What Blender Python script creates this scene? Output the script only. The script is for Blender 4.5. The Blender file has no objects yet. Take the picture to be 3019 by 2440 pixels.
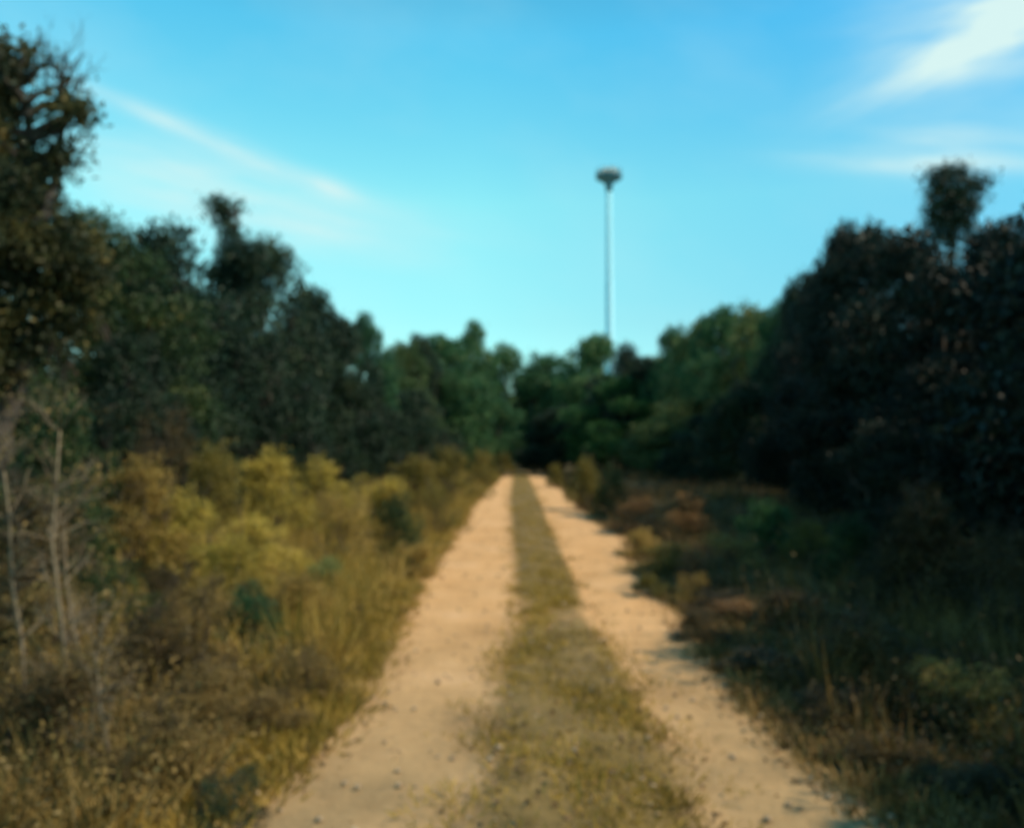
import bpy, math, random
import numpy as np
R = math.radians
scene = bpy.context.scene
COL = scene.collection

# ------------------------------------------------------------------ camera
W, H = 1024, 827
FP = 800.0                      # focal length in pixels of a 1024 wide picture
CAMZ = 1.7
PITCH = math.atan(39.5 / FP)
cam_d = bpy.data.cameras.new('camera')
cam_d.sensor_width = 36
cam_d.lens = FP / W * 36
cam_d.clip_start = 0.05
cam_d.clip_end = 5000
cam_d.dof.use_dof = True        # the photograph is soft all over: the lens is focused too near
cam_d.dof.focus_distance = 0.5
cam_d.dof.aperture_fstop = 5.8
cam = bpy.data.objects.new('camera', cam_d)
cam.location = (0, 0, CAMZ)
cam.rotation_euler = (R(90) + PITCH, 0, 0)
COL.objects.link(cam)
scene.camera = cam

def ray(px, py):
    a = (px - W / 2) / FP
    b = (H / 2 - py) / FP
    c, s = math.cos(PITCH), math.sin(PITCH)
    return (a, c - b * s, b * c + s)
def at(px, py, Y):
    d = ray(px, py)
    t = Y / d[1]
    return (d[0] * t, Y, CAMZ + d[2] * t)
def ground_pt(px, py):
    d = ray(px, py)
    t = -CAMZ / d[2]
    return (d[0] * t, d[1] * t)

# ------------------------------------------------------------------ sky and sun
SUN_AZ = 106      # degrees to the right of the view direction (+Y)
SUN_EL = 46
scene.view_settings.view_transform = 'Standard'
scene.view_settings.look = 'None'
scene.view_settings.exposure = 0.0
world = bpy.data.worlds.new("World")
scene.world = world
world.use_nodes = True
nt = world.node_tree
N, L = nt.nodes, nt.links
for n in list(N): N.remove(n)
def wn(t, **k):
    n = N.new(t)
    for a, b in k.items(): setattr(n, a, b)
    return n
def wmath(op, a, b=None, c=None, clamp=False):
    n = wn('ShaderNodeMath', operation=op, use_clamp=clamp)
    for i, v in enumerate((a, b, c)):
        if v is None: continue
        if isinstance(v, (int, float)): n.inputs[i].default_value = v
        else: L.new(v, n.inputs[i])
    return n.outputs[0]
out = wn('ShaderNodeOutputWorld')
bg = wn('ShaderNodeBackground')
sky = wn('ShaderNodeTexSky', sky_type='NISHITA', sun_disc=False)
sky.sun_elevation = R(SUN_EL)
sky.sun_rotation = R(SUN_AZ)
sky.altitude = 300
sky.dust_density = 0.6
sky.ozone_density = 1.5
bg.inputs[1].default_value = 0.15
tc = wn('ShaderNodeTexCoord')
sep = wn('ShaderNodeSeparateXYZ')
L.new(tc.outputs['Generated'], sep.inputs[0])
yy = wmath('MAXIMUM', sep.outputs[1], 0.08)
U = wmath('DIVIDE', sep.outputs[0], yy)
V = wmath('DIVIDE', sep.outputs[2], yy)
tint = wn('ShaderNodeValToRGB')
tint.color_ramp.elements[0].position = 0.0
tint.color_ramp.elements[0].color = (1.0, 1.38, 1.2, 1)
tint.color_ramp.elements[1].position = 0.7
tint.color_ramp.elements[1].color = (0.38, 1.0, 1.0, 1)
for p_, c_ in ((0.16, (0.98, 1.62, 1.22)), (0.30, (1.14, 2.22, 1.52)), (0.47, (0.62, 2.15, 1.85))):
    e_ = tint.color_ramp.elements.new(p_); e_.color = (*c_, 1)
L.new(sep.outputs[2], tint.inputs[0])
sidef = wn('ShaderNodeMapRange'); sidef.inputs[1].default_value = -0.05; sidef.inputs[2].default_value = 0.5
L.new(sep.outputs[0], sidef.inputs[0])
side = wn('ShaderNodeMix', data_type='RGBA')
side.inputs[6].default_value = (1, 1, 1, 1); side.inputs[7].default_value = (0.52, 0.66, 0.84, 1)
L.new(sidef.outputs[0], side.inputs[0])
mul = wn('ShaderNodeMix', data_type='RGBA', blend_type='MULTIPLY')
mul.inputs[0].default_value = 1
L.new(sky.outputs[0], mul.inputs[6]); L.new(tint.outputs[0], mul.inputs[7])
# cloud streaks laid out in sky directions (u = x/y, v = z/y)
cmb = wn('ShaderNodeCombineXYZ')
L.new(U, cmb.inputs[0]); L.new(V, cmb.inputs[1])
def noise(scale, sx, sy, rot, detail=5):
    m = wn('ShaderNodeMapping')
    m.inputs['Scale'].default_value = (sx, sy, 1)
    m0 = wn('ShaderNodeMapping'); m0.inputs['Rotation'].default_value = (0, 0, rot)
    L.new(cmb.outputs[0], m0.inputs[0]); L.new(m0.outputs[0], m.inputs[0])
    t = wn('ShaderNodeTexNoise')
    t.inputs['Scale'].default_value = scale
    t.inputs['Detail'].default_value = detail
    L.new(m.outputs[0], t.inputs[0])
    return t.outputs[0]
def streak(x0, y0, x1, y1, thick, amp, soft=0.8):
    a = ray(x0, y0); b = ray(x1, y1)
    u0, v0 = a[0] / a[1], a[2] / a[1]
    u1, v1 = b[0] / b[1], b[2] / b[1]
    ln = math.hypot(u1 - u0, v1 - v0) / 2
    cx, cy = (u0 + u1) / 2, (v0 + v1) / 2
    c, s = (u1 - u0) / (2 * ln), (v1 - v0) / (2 * ln)
    du = wmath('SUBTRACT', U, cx); dv = wmath('SUBTRACT', V, cy)
    al = wmath('ADD', wmath('MULTIPLY', du, c / ln), wmath('MULTIPLY', dv, s / ln))
    th = thick / FP
    ac = wmath('ADD', wmath('MULTIPLY', du, -s / th), wmath('MULTIPLY', dv, c / th))
    q = wmath('ADD', wmath('MULTIPLY', al, al), wmath('MULTIPLY', ac, ac))
    g = wmath('EXPONENT', wmath('MULTIPLY', q, -1.0))
    nz = noise(9, 0.5, 2.6, -math.atan2(s, c), 9)
    g = wmath('MULTIPLY', g, wmath('MULTIPLY', wmath('SUBTRACT', nz, 0.28, clamp=True), 3.6))
    return wmath('MULTIPLY', g, amp)
parts = [streak(90, 90, 345, 194, 10, 0.7), streak(300, 180, 352, 198, 12, 0.6),
         streak(60, 150, 350, 215, 34, 0.5), streak(90, 195, 430, 245, 30, 0.45),
         streak(860, 95, 1060, -5, 30, 0.75), streak(900, 30, 1120, 0, 60, 0.7),
         streak(815, 158, 1010, 165, 12, 0.6), streak(860, 140, 1060, 150, 30, 0.4)]
mul2 = wn('ShaderNodeMix', data_type='RGBA', blend_type='MULTIPLY')
mul2.inputs[0].default_value = 1
L.new(mul.outputs[2], mul2.inputs[6]); L.new(side.outputs[2], mul2.inputs[7])
cl = parts[0]
for p in parts[1:]: cl = wmath('ADD', cl, p)
thin = wmath('MULTIPLY', wmath('SUBTRACT', noise(3.2, 1, 1.6, 0.3, 7), 0.45, clamp=True), 0.45)
cl = wmath('ADD', cl, thin, clamp=True)
cm = wn('ShaderNodeMix', data_type='RGBA')
cm.inputs[7].default_value = (4.6, 6.1, 6.0, 1)
L.new(cl, cm.inputs[0]); L.new(mul2.outputs[2], cm.inputs[6])
L.new(cm.outputs[2], bg.inputs[0])
L.new(bg.outputs[0], out.inputs[0])

sun_d = bpy.data.lights.new('sun', 'SUN')
sun_d.energy = 5.0
sun_d.angle = R(0.53)
sun_d.color = (1.0, 0.82, 0.58)
sun = bpy.data.objects.new('sun', sun_d)
sun.rotation_euler = (R(90 - SUN_EL), 0, R(180 - SUN_AZ))
sun.rotation_euler = (R(90 - SUN_EL), 0, R(-SUN_AZ + 180))
COL.objects.link(sun)

# ------------------------------------------------------------------ materials
def mat(name):
    m = bpy.data.materials.new(name); m.use_nodes = True
    nt = m.node_tree
    for n in list(nt.nodes): nt.nodes.remove(n)
    return m, nt
def nd(nt, t, inp=None, **k):
    n = nt.nodes.new(t)
    for a, b in k.items(): setattr(n, a, b)
    for a, b in (inp or {}).items():
        if hasattr(b, 'is_linked'): nt.links.new(b, n.inputs[a])
        else: n.inputs[a].default_value = b
    return n
def ramp(nt, fac, cols):
    r = nd(nt, 'ShaderNodeValToRGB', {0: fac})
    e = r.color_ramp.elements
    while len(e) < len(cols): e.new(0.5)
    for i, (p, c) in enumerate(cols):
        e[i].position = p; e[i].color = (*c, 1)
    return r.outputs[0]
def leaf_mat(name, cols, transl=0.3, rough=0.55):
    """cols: ramp from darker to lighter leaf colours, mixed per leaf and per clump"""
    m, nt = mat(name)
    var = nd(nt, 'ShaderNodeAttribute', attribute_name='var').outputs['Fac']
    oi = nd(nt, 'ShaderNodeObjectInfo')
    geo = nd(nt, 'ShaderNodeNewGeometry')
    nz = nd(nt, 'ShaderNodeTexNoise', {'Vector': geo.outputs['Position'], 'Scale': 1.7, 'Detail': 4.0})
    a = nd(nt, 'ShaderNodeMath', {0: var, 1: 0.55}, operation='MULTIPLY').outputs[0]
    b = nd(nt, 'ShaderNodeMath', {0: nz.outputs[0], 1: 1.6, 2: a}, operation='MULTIPLY_ADD').outputs[0]
    c = nd(nt, 'ShaderNodeMath', {0: oi.outputs['Random'], 1: 0.25, 2: b}, operation='MULTIPLY_ADD').outputs[0]
    f = nd(nt, 'ShaderNodeMath', {0: c, 1: 0.70}, operation='SUBTRACT').outputs[0]
    col = ramp(nt, f, cols)
    p = nd(nt, 'ShaderNodeBsdfPrincipled', {'Base Color': col, 'Roughness': rough})
    p.inputs['Specular IOR Level'].default_value = 0.25
    t = nd(nt, 'ShaderNodeBsdfTranslucent', {0: col})
    mx = nd(nt, 'ShaderNodeMixShader', {0: transl, 1: p.outputs[0], 2: t.outputs[0]})
    o = nd(nt, 'ShaderNodeOutputMaterial', {0: mx.outputs[0]})
    return m
def simple_mat(name, c0, c1, scale=8, rough=0.9, bump=0.3, metal=0):
    m, nt = mat(name)
    tcn = nd(nt, 'ShaderNodeTexCoord')
    nz = nd(nt, 'ShaderNodeTexNoise', {'Vector': tcn.outputs['Object'], 'Scale': scale, 'Detail': 6.0})
    col = ramp(nt, nz.outputs[0], [(0.3, c0), (0.7, c1)])
    bp = nd(nt, 'ShaderNodeBump', {'Height': nz.outputs[0], 'Strength': bump, 'Distance': 0.02})
    p = nd(nt, 'ShaderNodeBsdfPrincipled', {'Base Color': col, 'Roughness': rough, 'Normal': bp.outputs[0], 'Metallic': metal})
    nd(nt, 'ShaderNodeOutputMaterial', {0: p.outputs[0]})
    return m

M = {}
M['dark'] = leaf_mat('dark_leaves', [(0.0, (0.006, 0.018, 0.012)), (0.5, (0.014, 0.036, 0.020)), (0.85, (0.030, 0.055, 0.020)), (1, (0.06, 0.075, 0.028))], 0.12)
M['green'] = leaf_mat('green_leaves', [(0.0, (0.014, 0.05, 0.028)), (0.5, (0.04, 0.12, 0.05)), (0.8, (0.09, 0.19, 0.06)), (1, (0.34, 0.34, 0.15))], 0.35)
M['bright'] = leaf_mat('bright_green_leaves', [(0.0, (0.015, 0.06, 0.015)), (0.5, (0.035, 0.115, 0.035)), (1, (0.11, 0.21, 0.055))], 0.3)
M['deep'] = leaf_mat('shade_side_green_leaves', [(0.0, (0.004, 0.010, 0.008)), (0.5, (0.008, 0.018, 0.012)), (0.9, (0.018, 0.03, 0.014)), (1, (0.026, 0.032, 0.018))], 0.04)  # green darkened further, putting the right trees' shade side into the leaf colour
M['olive_green'] = leaf_mat('olive_green_leaves', [(0.0, (0.02, 0.05, 0.02)), (0.45, (0.07, 0.12, 0.04)), (0.8, (0.20, 0.23, 0.08)), (1, (0.42, 0.37, 0.17))], 0.3)
M['brown'] = leaf_mat('withered_brown_leaves', [(0.0, (0.04, 0.03, 0.014)), (0.45, (0.18, 0.13, 0.045)), (0.8, (0.34, 0.24, 0.08)), (1, (0.42, 0.30, 0.12))], 0.25)
M['moss'] = leaf_mat('moss_green_leaves', [(0.0, (0.06, 0.06, 0.015)), (0.45, (0.16, 0.14, 0.03)), (0.85, (0.28, 0.22, 0.05)), (1, (0.36, 0.27, 0.08))], 0.3)
M['pale'] = leaf_mat('pale_green_leaves', [(0.0, (0.14, 0.2, 0.06)), (0.5, (0.34, 0.42, 0.16)), (1, (0.55, 0.6, 0.32))], 0.3)
M['strip_grass'] = leaf_mat('tan_grass_blades', [(0.0, (0.14, 0.10, 0.022)), (0.45, (0.36, 0.25, 0.045)), (0.8, (0.50, 0.35, 0.08)), (1, (0.58, 0.42, 0.15))], 0.35)
M['brown_grass'] = leaf_mat('darkened_withered_grass_blades', [(0.0, (0.05, 0.038, 0.016)), (0.45, (0.18, 0.13, 0.04)), (0.8, (0.30, 0.21, 0.07)), (1, (0.38, 0.28, 0.12))], 0.25)  # withered brown, darkened in colour to carry the dim near left corner
M['olive'] = leaf_mat('olive_leaves', [(0.0, (0.10, 0.095, 0.022)), (0.4, (0.37, 0.30, 0.06)), (0.8, (0.58, 0.45, 0.09)), (1, (0.64, 0.49, 0.14))], 0.4)
M['dry'] = leaf_mat('dry_leaves', [(0.0, (0.12, 0.08, 0.022)), (0.45, (0.34, 0.235, 0.06)), (0.8, (0.48, 0.34, 0.095)), (1, (0.52, 0.38, 0.13))], 0.35)
M['red'] = leaf_mat('russet_leaves', [(0.0, (0.10, 0.06, 0.02)), (0.5, (0.28, 0.15, 0.055)), (1, (0.42, 0.25, 0.10))], 0.25)
M['shade'] = leaf_mat('shaded_brown_green_leaves', [(0.0, (0.012, 0.014, 0.008)), (0.45, (0.05, 0.038, 0.015)), (0.85, (0.115, 0.08, 0.028)), (1, (0.18, 0.12, 0.045))], 0.12)  # shade put into the brown green, for right scrub and dark left shrubs
M['golden'] = leaf_mat('mixed_green_and_golden_leaves', [(0.0, (0.008, 0.026, 0.012)), (0.45, (0.022, 0.052, 0.018)), (0.8, (0.06, 0.095, 0.028)), (1, (0.22, 0.19, 0.06))], 0.25)
M['golden_top'] = leaf_mat('green_and_golden_leaves', [(0.0, (0.010, 0.02, 0.012)), (0.45, (0.035, 0.045, 0.018)), (0.75, (0.09, 0.085, 0.026)), (1, (0.30, 0.22, 0.07))], 0.3)
M['grass'] = leaf_mat('grass_blades', [(0.0, (0.10, 0.085, 0.018)), (0.45, (0.28, 0.20, 0.036)), (0.8, (0.42, 0.29, 0.065)), (1, (0.52, 0.37, 0.13))], 0.3)
M['shade_grass'] = leaf_mat('shaded_brown_grass_blades', [(0.0, (0.045, 0.03, 0.012)), (0.5, (0.15, 0.095, 0.028)), (1, (0.34, 0.22, 0.075))], 0.2)  # brown blades with the right verge's shade darkened into their colour
M['litter'] = leaf_mat('fallen_leaves', [(0.0, (0.05, 0.032, 0.016)), (0.5, (0.17, 0.10, 0.045)), (1, (0.36, 0.24, 0.12))], 0.05)
M['bark'] = simple_mat('grey_brown_bark', (0.02, 0.017, 0.013), (0.065, 0.052, 0.038), 14, bump=0.7)
M['pale_bark'] = simple_mat('pale_bark', (0.09, 0.07, 0.045), (0.24, 0.19, 0.12), 18, bump=0.5)
M['mast'] = simple_mat('haze_tinted_steel', (0.25, 0.60, 0.73), (0.29, 0.66, 0.79), 2, rough=0.5, bump=0.02, metal=0.0)  # distance haze put into the pole's colour as a pale blue tint
M['mast_dark'] = simple_mat('weathered_steel', (0.07, 0.20, 0.27), (0.10, 0.25, 0.33), 3, rough=0.6, bump=0.02)
M['mast_pale'] = simple_mat('pale_painted_metal', (0.5, 0.47, 0.36), (0.62, 0.58, 0.46), 3, rough=0.5, bump=0.02)
M['stone'] = simple_mat('pale_stone', (0.22, 0.16, 0.10), (0.48, 0.38, 0.26), 20, bump=0.5)

# soil and track
m, nt = mat('soil'); M['soil'] = m
geo = nd(nt, 'ShaderNodeNewGeometry')
n1 = nd(nt, 'ShaderNodeTexNoise', {'Vector': geo.outputs['Position'], 'Scale': 0.7, 'Detail': 8.0, 'Roughness': 0.7})
n2 = nd(nt, 'ShaderNodeTexNoise', {'Vector': geo.outputs['Position'], 'Scale': 9.0, 'Detail': 8.0, 'Roughness': 0.75})
mx = nd(nt, 'ShaderNodeMath', {0: n1.outputs[0], 1: n2.outputs[0]}, operation='MULTIPLY')
col = ramp(nt, mx.outputs[0], [(0.12, (0.045, 0.038, 0.016)), (0.24, (0.12, 0.09, 0.032)), (0.38, (0.22, 0.165, 0.07))])
bp = nd(nt, 'ShaderNodeBump', {'Height': n2.outputs[0], 'Strength': 0.8, 'Distance': 0.06})
p = nd(nt, 'ShaderNodeBsdfPrincipled', {'Base Color': col, 'Roughness': 0.95, 'Normal': bp.outputs[0]})
nd(nt, 'ShaderNodeOutputMaterial', {0: p.outputs[0]})

m, nt = mat('sandy_dirt'); M['track'] = m
geo = nd(nt, 'ShaderNodeNewGeometry')
st = nd(nt, 'ShaderNodeAttribute', attribute_name='strip').outputs['Fac']
n1 = nd(nt, 'ShaderNodeTexNoise', {'Vector': geo.outputs['Position'], 'Scale': 1.1, 'Detail': 6.0, 'Roughness': 0.6})
n2 = nd(nt, 'ShaderNodeTexNoise', {'Vector': geo.outputs['Position'], 'Scale': 14.0, 'Detail': 8.0, 'Roughness': 0.75})
n3 = nd(nt, 'ShaderNodeTexNoise', {'Vector': geo.outputs['Position'], 'Scale': 4.0, 'Detail': 6.0, 'Roughness': 0.7})
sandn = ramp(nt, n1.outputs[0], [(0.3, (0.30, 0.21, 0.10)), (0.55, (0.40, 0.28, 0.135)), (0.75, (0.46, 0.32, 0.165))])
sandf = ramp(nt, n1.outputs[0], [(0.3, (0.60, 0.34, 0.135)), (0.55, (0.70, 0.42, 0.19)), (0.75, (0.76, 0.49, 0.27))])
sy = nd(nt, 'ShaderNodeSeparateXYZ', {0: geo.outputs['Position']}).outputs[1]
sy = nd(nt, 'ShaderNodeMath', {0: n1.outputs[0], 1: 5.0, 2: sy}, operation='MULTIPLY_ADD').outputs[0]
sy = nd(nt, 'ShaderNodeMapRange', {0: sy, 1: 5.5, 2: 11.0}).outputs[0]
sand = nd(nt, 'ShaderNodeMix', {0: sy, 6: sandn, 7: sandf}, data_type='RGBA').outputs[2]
g = ramp(nt, n2.outputs[0], [(0.3, (0.72, 0.70, 0.66)), (0.6, (1, 1, 1))])
n4 = nd(nt, 'ShaderNodeTexNoise', {'Vector': geo.outputs['Position'], 'Scale': 2.3, 'Detail': 5.0, 'Roughness': 0.65})
st4 = ramp(nt, n4.outputs[0], [(0.32, (0.66, 0.62, 0.54)), (0.52, (1, 1, 1))])
sand = nd(nt, 'ShaderNodeMix', {0: 0.4, 6: sand, 7: st4}, data_type='RGBA', blend_type='MULTIPLY').outputs[2]
sand2 = nd(nt, 'ShaderNodeMix', {0: 0.7, 6: sand, 7: g}, data_type='RGBA', blend_type='MULTIPLY').outputs[2]
weedy = ramp(nt, n3.outputs[0], [(0.3, (0.10, 0.068, 0.021)), (0.5, (0.19, 0.13, 0.038)), (0.72, (0.32, 0.215, 0.075))])
f = nd(nt, 'ShaderNodeMath', {0: n3.outputs[0], 1: 1.3, 2: -0.65}, operation='MULTIPLY_ADD').outputs[0]
f = nd(nt, 'ShaderNodeMath', {0: st, 1: f}, operation='ADD').outputs[0]
f = nd(nt, 'ShaderNodeMapRange', {0: f, 1: 0.22, 2: 0.62}).outputs[0]
col = nd(nt, 'ShaderNodeMix', {0: f, 6: sand2, 7: weedy}, data_type='RGBA').outputs[2]
bh = nd(nt, 'ShaderNodeMath', {0: n1.outputs[0], 1: 2.0, 2: n2.outputs[0]}, operation='MULTIPLY_ADD').outputs[0]
bp = nd(nt, 'ShaderNodeBump', {'Height': bh, 'Strength': 0.6, 'Distance': 0.05})
p = nd(nt, 'ShaderNodeBsdfPrincipled', {'Base Color': col, 'Roughness': 0.95, 'Normal': bp.outputs[0]})
nd(nt, 'ShaderNodeOutputMaterial', {0: p.outputs[0]})

# ------------------------------------------------------------------ mesh helpers
def mesh_np(name, verts, faces_flat, counts, attr=None, smooth=False, attr_name='var'):
    me = bpy.data.meshes.new(name)
    me.vertices.add(len(verts)); me.vertices.foreach_set('co', np.asarray(verts, np.float32).ravel())
    me.loops.add(len(faces_flat)); me.loops.foreach_set('vertex_index', np.asarray(faces_flat, np.int32))
    counts = np.asarray(counts, np.int32)
    starts = np.concatenate(([0], np.cumsum(counts)[:-1])).astype(np.int32)
    me.polygons.add(len(counts)); me.polygons.foreach_set('loop_start', starts)
    if smooth: me.polygons.foreach_set('use_smooth', np.ones(len(counts), bool))
    if attr is not None:
        a = me.attributes.new(attr_name, 'FLOAT', 'POINT'); a.data.foreach_set('value', np.asarray(attr, np.float32))
    me.update(calc_edges=True); me.validate()
    return me
def link(name, me, m=None, parent=None, loc=(0, 0, 0)):
    o = bpy.data.objects.new(name, me); COL.objects.link(o)
    if m is not None and len(me.materials) == 0: me.materials.append(m)
    o.location = loc
    if parent is not None: o.parent = parent
    return o
def tag(o, label=None, cat=None, group=None, kind=None):
    for k, v in (('label', label), ('category', cat), ('group', group), ('kind', kind)):
        if v: o[k] = v
    return o
def unit(v):
    return v / (np.linalg.norm(v, axis=-1, keepdims=True) + 1e-9)
def leaves_mesh(name, c, d, ln, wd, var, rng):
    """diamond leaves, each folded a little along its midrib; c base, d direction"""
    n = len(c)
    d = unit(d)
    r = unit(np.cross(d, unit(rng.normal(size=(n, 3)))))
    nn = np.cross(d, r)
    ln = ln[:, None]; wd = wd[:, None]
    v = np.empty((n, 4, 3))
    v[:, 0] = c
    v[:, 1] = c + d * ln * 0.45 + r * wd * 0.5 + nn * wd * 0.15
    v[:, 2] = c + d * ln - nn * ln * 0.12
    v[:, 3] = c + d * ln * 0.45 - r * wd * 0.5 + nn * wd * 0.15
    idx = np.arange(n * 4)
    return mesh_np(name, v.reshape(-1, 3), idx, np.full(n, 4), np.repeat(var, 4))

class Tubes:
    def __init__(s): s.v = []; s.f = []
    def tube(s, pts, rad, sides=6):
        pts = [np.array(p, float) for p in pts]
        b0 = len(s.v)
        for i, p in enumerate(pts):
            t = pts[min(i + 1, len(pts) - 1)] - pts[max(i - 1, 0)]
            t /= np.linalg.norm(t) + 1e-9
            a = np.cross(t, (0.3, 0.9, 0.1)); a /= np.linalg.norm(a) + 1e-9
            b = np.cross(t, a)
            for k in range(sides):
                w = 2 * math.pi * k / sides
                s.v.append(p + rad[i] * (math.cos(w) * a + math.sin(w) * b))
        for i in range(len(pts) - 1):
            for k in range(sides):
                q = b0 + i * sides; k2 = (k + 1) % sides
                s.f.append((q + k, q + k2, q + sides + k2, q + sides + k))
        s.f.append(tuple(range(b0 + sides - 1, b0 - 1, -1)))
        s.f.append(tuple(range(b0 + (len(pts) - 1) * sides, b0 + len(pts) * sides)))
    def mesh(s, name):
        fl = [i for f in s.f for i in f]
        return mesh_np(name, s.v, fl, [len(f) for f in s.f], smooth=True)
def limb(T, a, b, r0, r1, rng, bend=0.12, n=5, sides=6):
    a = np.array(a, float); b = np.array(b, float)
    L_ = np.linalg.norm(b - a)
    off = rng.normal(size=3) * bend * L_
    pts, rad = [], []
    for i in range(n + 1):
        t = i / n
        p = a * (1 - t) + b * t + off * math.sin(math.pi * t) + (rng.normal(size=3) * L_ * 0.015 if 0 < i < n else 0)
        pts.append(p); rad.append(r0 * (1 - t) + r1 * t)
    T.tube(pts, rad, sides)
    return pts
def twig_spray(T, a, d, length, r, rng, depth=3):
    a = np.array(a, float); d = np.array(d, float); d /= np.linalg.norm(d)
    b = a + d * length
    pts = limb(T, a, b, r, r * 0.5, rng, 0.06, 3, 4 if depth < 3 else 5)
    if depth <= 0: return
    for k in range(rng.integers(2, 5)):
        t = rng.uniform(0.35, 1.0)
        p = a + (b - a) * t
        nd_ = d + rng.normal(size=3) * 0.5; nd_[2] += 0.15
        twig_spray(T, p, nd_, length * rng.uniform(0.45, 0.75), r * 0.5, rng, depth - 1)

def crown_leaves(name, clumps, n, leaf, rng, per=16, spread=0.13, droop=0.1, inner=0.55):
    """clumps: (centre, radii). Leaves hang in sprays set through each clump's volume, denser to its skin."""
    C_ = np.array([c for c, r in clumps], float); Rr = np.array([r for c, r in clumps], float)
    vol = np.prod(Rr, 1) ** (2 / 3); pr = vol / vol.sum()
    ns = n // per
    k = rng.choice(len(C_), ns, p=pr)
    u = unit(rng.normal(size=(ns, 3)))
    rad = inner + (1 - inner) * rng.uniform(0, 1, ns) ** 0.6
    stray = rng.uniform(0, 1, ns) < 0.10
    rad[stray] *= rng.uniform(1.05, 1.28, stray.sum())
    sc = C_[k] + u * rad[:, None] * Rr[k]
    svar = rng.uniform(0, 1, ns)
    size = np.mean(Rr, 1)[k]
    rep = np.repeat(np.arange(ns), per)
    sp = np.maximum(spread, size * 0.16)[rep][:, None]
    c = sc[rep] + rng.normal(size=(len(rep), 3)) * sp * np.array([1, 1, 0.7])
    d = u[rep] * 0.7 + rng.normal(size=(len(rep), 3)) * 0.8
    d[:, 2] -= droop
    ln = leaf * rng.uniform(0.6, 1.35, len(rep))
    var = np.clip(svar[rep] * 0.6 + rng.uniform(0, 0.4, len(rep)), 0, 1)
    return leaves_mesh(name, c, d, ln, ln * rng.uniform(0.4, 0.62, len(rep)), var, rng)

def copy_tree(root, loc, rz, sc, m=None):
    r = root.copy(); COL.objects.link(r)
    r.location = loc; r.rotation_euler = (0, 0, rz); r.scale = sc
    for ch in root.children:
        c = ch.copy(); COL.objects.link(c); c.parent = r
        if m is not None and ch.name.startswith(('crown', 'foliage')):
            c.material_slots[0].link = 'OBJECT'; c.material_slots[0].material = m
    return r

# ------------------------------------------------------------------ ground and track
def sstep(a, b, x):
    t = np.clip((x - a) / (b - a), 0, 1); return t * t * (3 - 2 * t)
def hgt(x, y):
    x = np.asarray(x, float); y = np.asarray(y, float)
    h = 0.28 * sstep(2.4, 6.5, np.abs(x - 0.2)) * (1 + 0.4 * np.sin(y * 0.31 + x * 0.2))
    h = h + 0.05 * sstep(2.0, 3.5, np.abs(x - 0.2)) * np.sin(x * 2.3 + 1.7 * np.sin(y * 1.1)) * np.cos(y * 1.9 + x)
    return h
def grid_mesh(name, X, Y, Z, attrs=None):
    ny, nx = X.shape
    v = np.stack([X, Y, Z], -1).reshape(-1, 3)
    i = np.arange((ny - 1) * (nx - 1)); r = i // (nx - 1); c = i % (nx - 1); a = r * nx + c
    f = np.stack([a, a + 1, a + nx + 1, a + nx], 1).ravel()
    return mesh_np(name, v, f, np.full(len(i), 4), attrs, smooth=True, attr_name='strip')
gx = np.concatenate([-np.geomspace(900, 12, 40), np.linspace(-11.8, 11.8, 150), np.geomspace(12, 900, 40)])
gy = np.concatenate([np.linspace(-60, -2, 20), np.linspace(-1.8, 30, 200), np.geomspace(30.3, 2500, 90)])
X, Y = np.meshgrid(gx, gy)
g = link('ground', grid_mesh('ground', X, Y, hgt(X, Y)), M['soil']); tag(g, kind='structure')

TB = [(990, 1062, 1082, 1104, 1138), (1010, 1046, 1076, 1114, 1154), (1050, 1008, 1070, 1132, 1195), (1100, 980, 1075, 1150, 1242),
      (1130, 963, 1078, 1165, 1305), (1160, 945, 1080, 1178, 1300), (1200, 920, 1085, 1195, 1322), (1300, 868, 1085, 1240, 1400),
      (1400, 830, 1060, 1300, 1450), (1500, 780, 1045, 1350, 1535), (1600, 690, 1030, 1400, 1640), (1736, 530, 1000, 1470, 1800), (2400, -250, 780, 1850, 2500)]
S = 1024 / 2148
rows = []
for t in TB:
    y = ground_pt(0, t[0] * S)[1]
    rows.append([y] + [ground_pt(px * S, t[0] * S)[0] for px in t[1:]])
rows.sort()
rows = np.array(rows)
rows = np.vstack([[-6] + list(rows[0][1:]), rows])
def edge(k, y): return np.interp(y, rows[:, 0], rows[:, k])
YEND = rows[-1, 0]
ty = np.concatenate([np.linspace(-3, 12, 400), np.linspace(12.05, 30, 200), np.linspace(30.2, YEND, 120)])
rg = np.random.default_rng(5)
def rag(y, seed):
    a = 0
    for k, (fq, am) in enumerate([(0.9, 0.06), (2.3, 0.05), (5.1, 0.035), (11, 0.02)]):
        a = a + am * np.sin(y * fq + seed * (k + 1) * 1.7 + 1.3 * np.sin(y * fq * 0.37 + seed))
    return a
el = edge(1, ty) - 0.34 + rag(ty, 1.0); er = edge(4, ty) + 0.3 + rag(ty, 4.0)
nc = 60
tt = np.linspace(0, 1, nc)[None, :]
X = el[:, None] * (1 - tt) + er[:, None] * tt
Y = np.repeat(ty[:, None], nc, 1)
sl, sr = edge(2, ty)[:, None], edge(3, ty)[:, None]
mid, half = (sl + sr) / 2, (sr - sl) / 2
wgt = 1 - sstep(0.5, 1.4, np.abs(X - mid) / half)
we = np.minimum(X - el[:, None], er[:, None] - X)
wedge = 1 - sstep(0.0, 0.32, we)
bare = 1 - 0.42 * np.exp(-((Y - 8.4) / 1.1) ** 2)
wgt = wgt * bare
strip = np.maximum(wgt * 0.95, wedge * 0.9)
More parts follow.
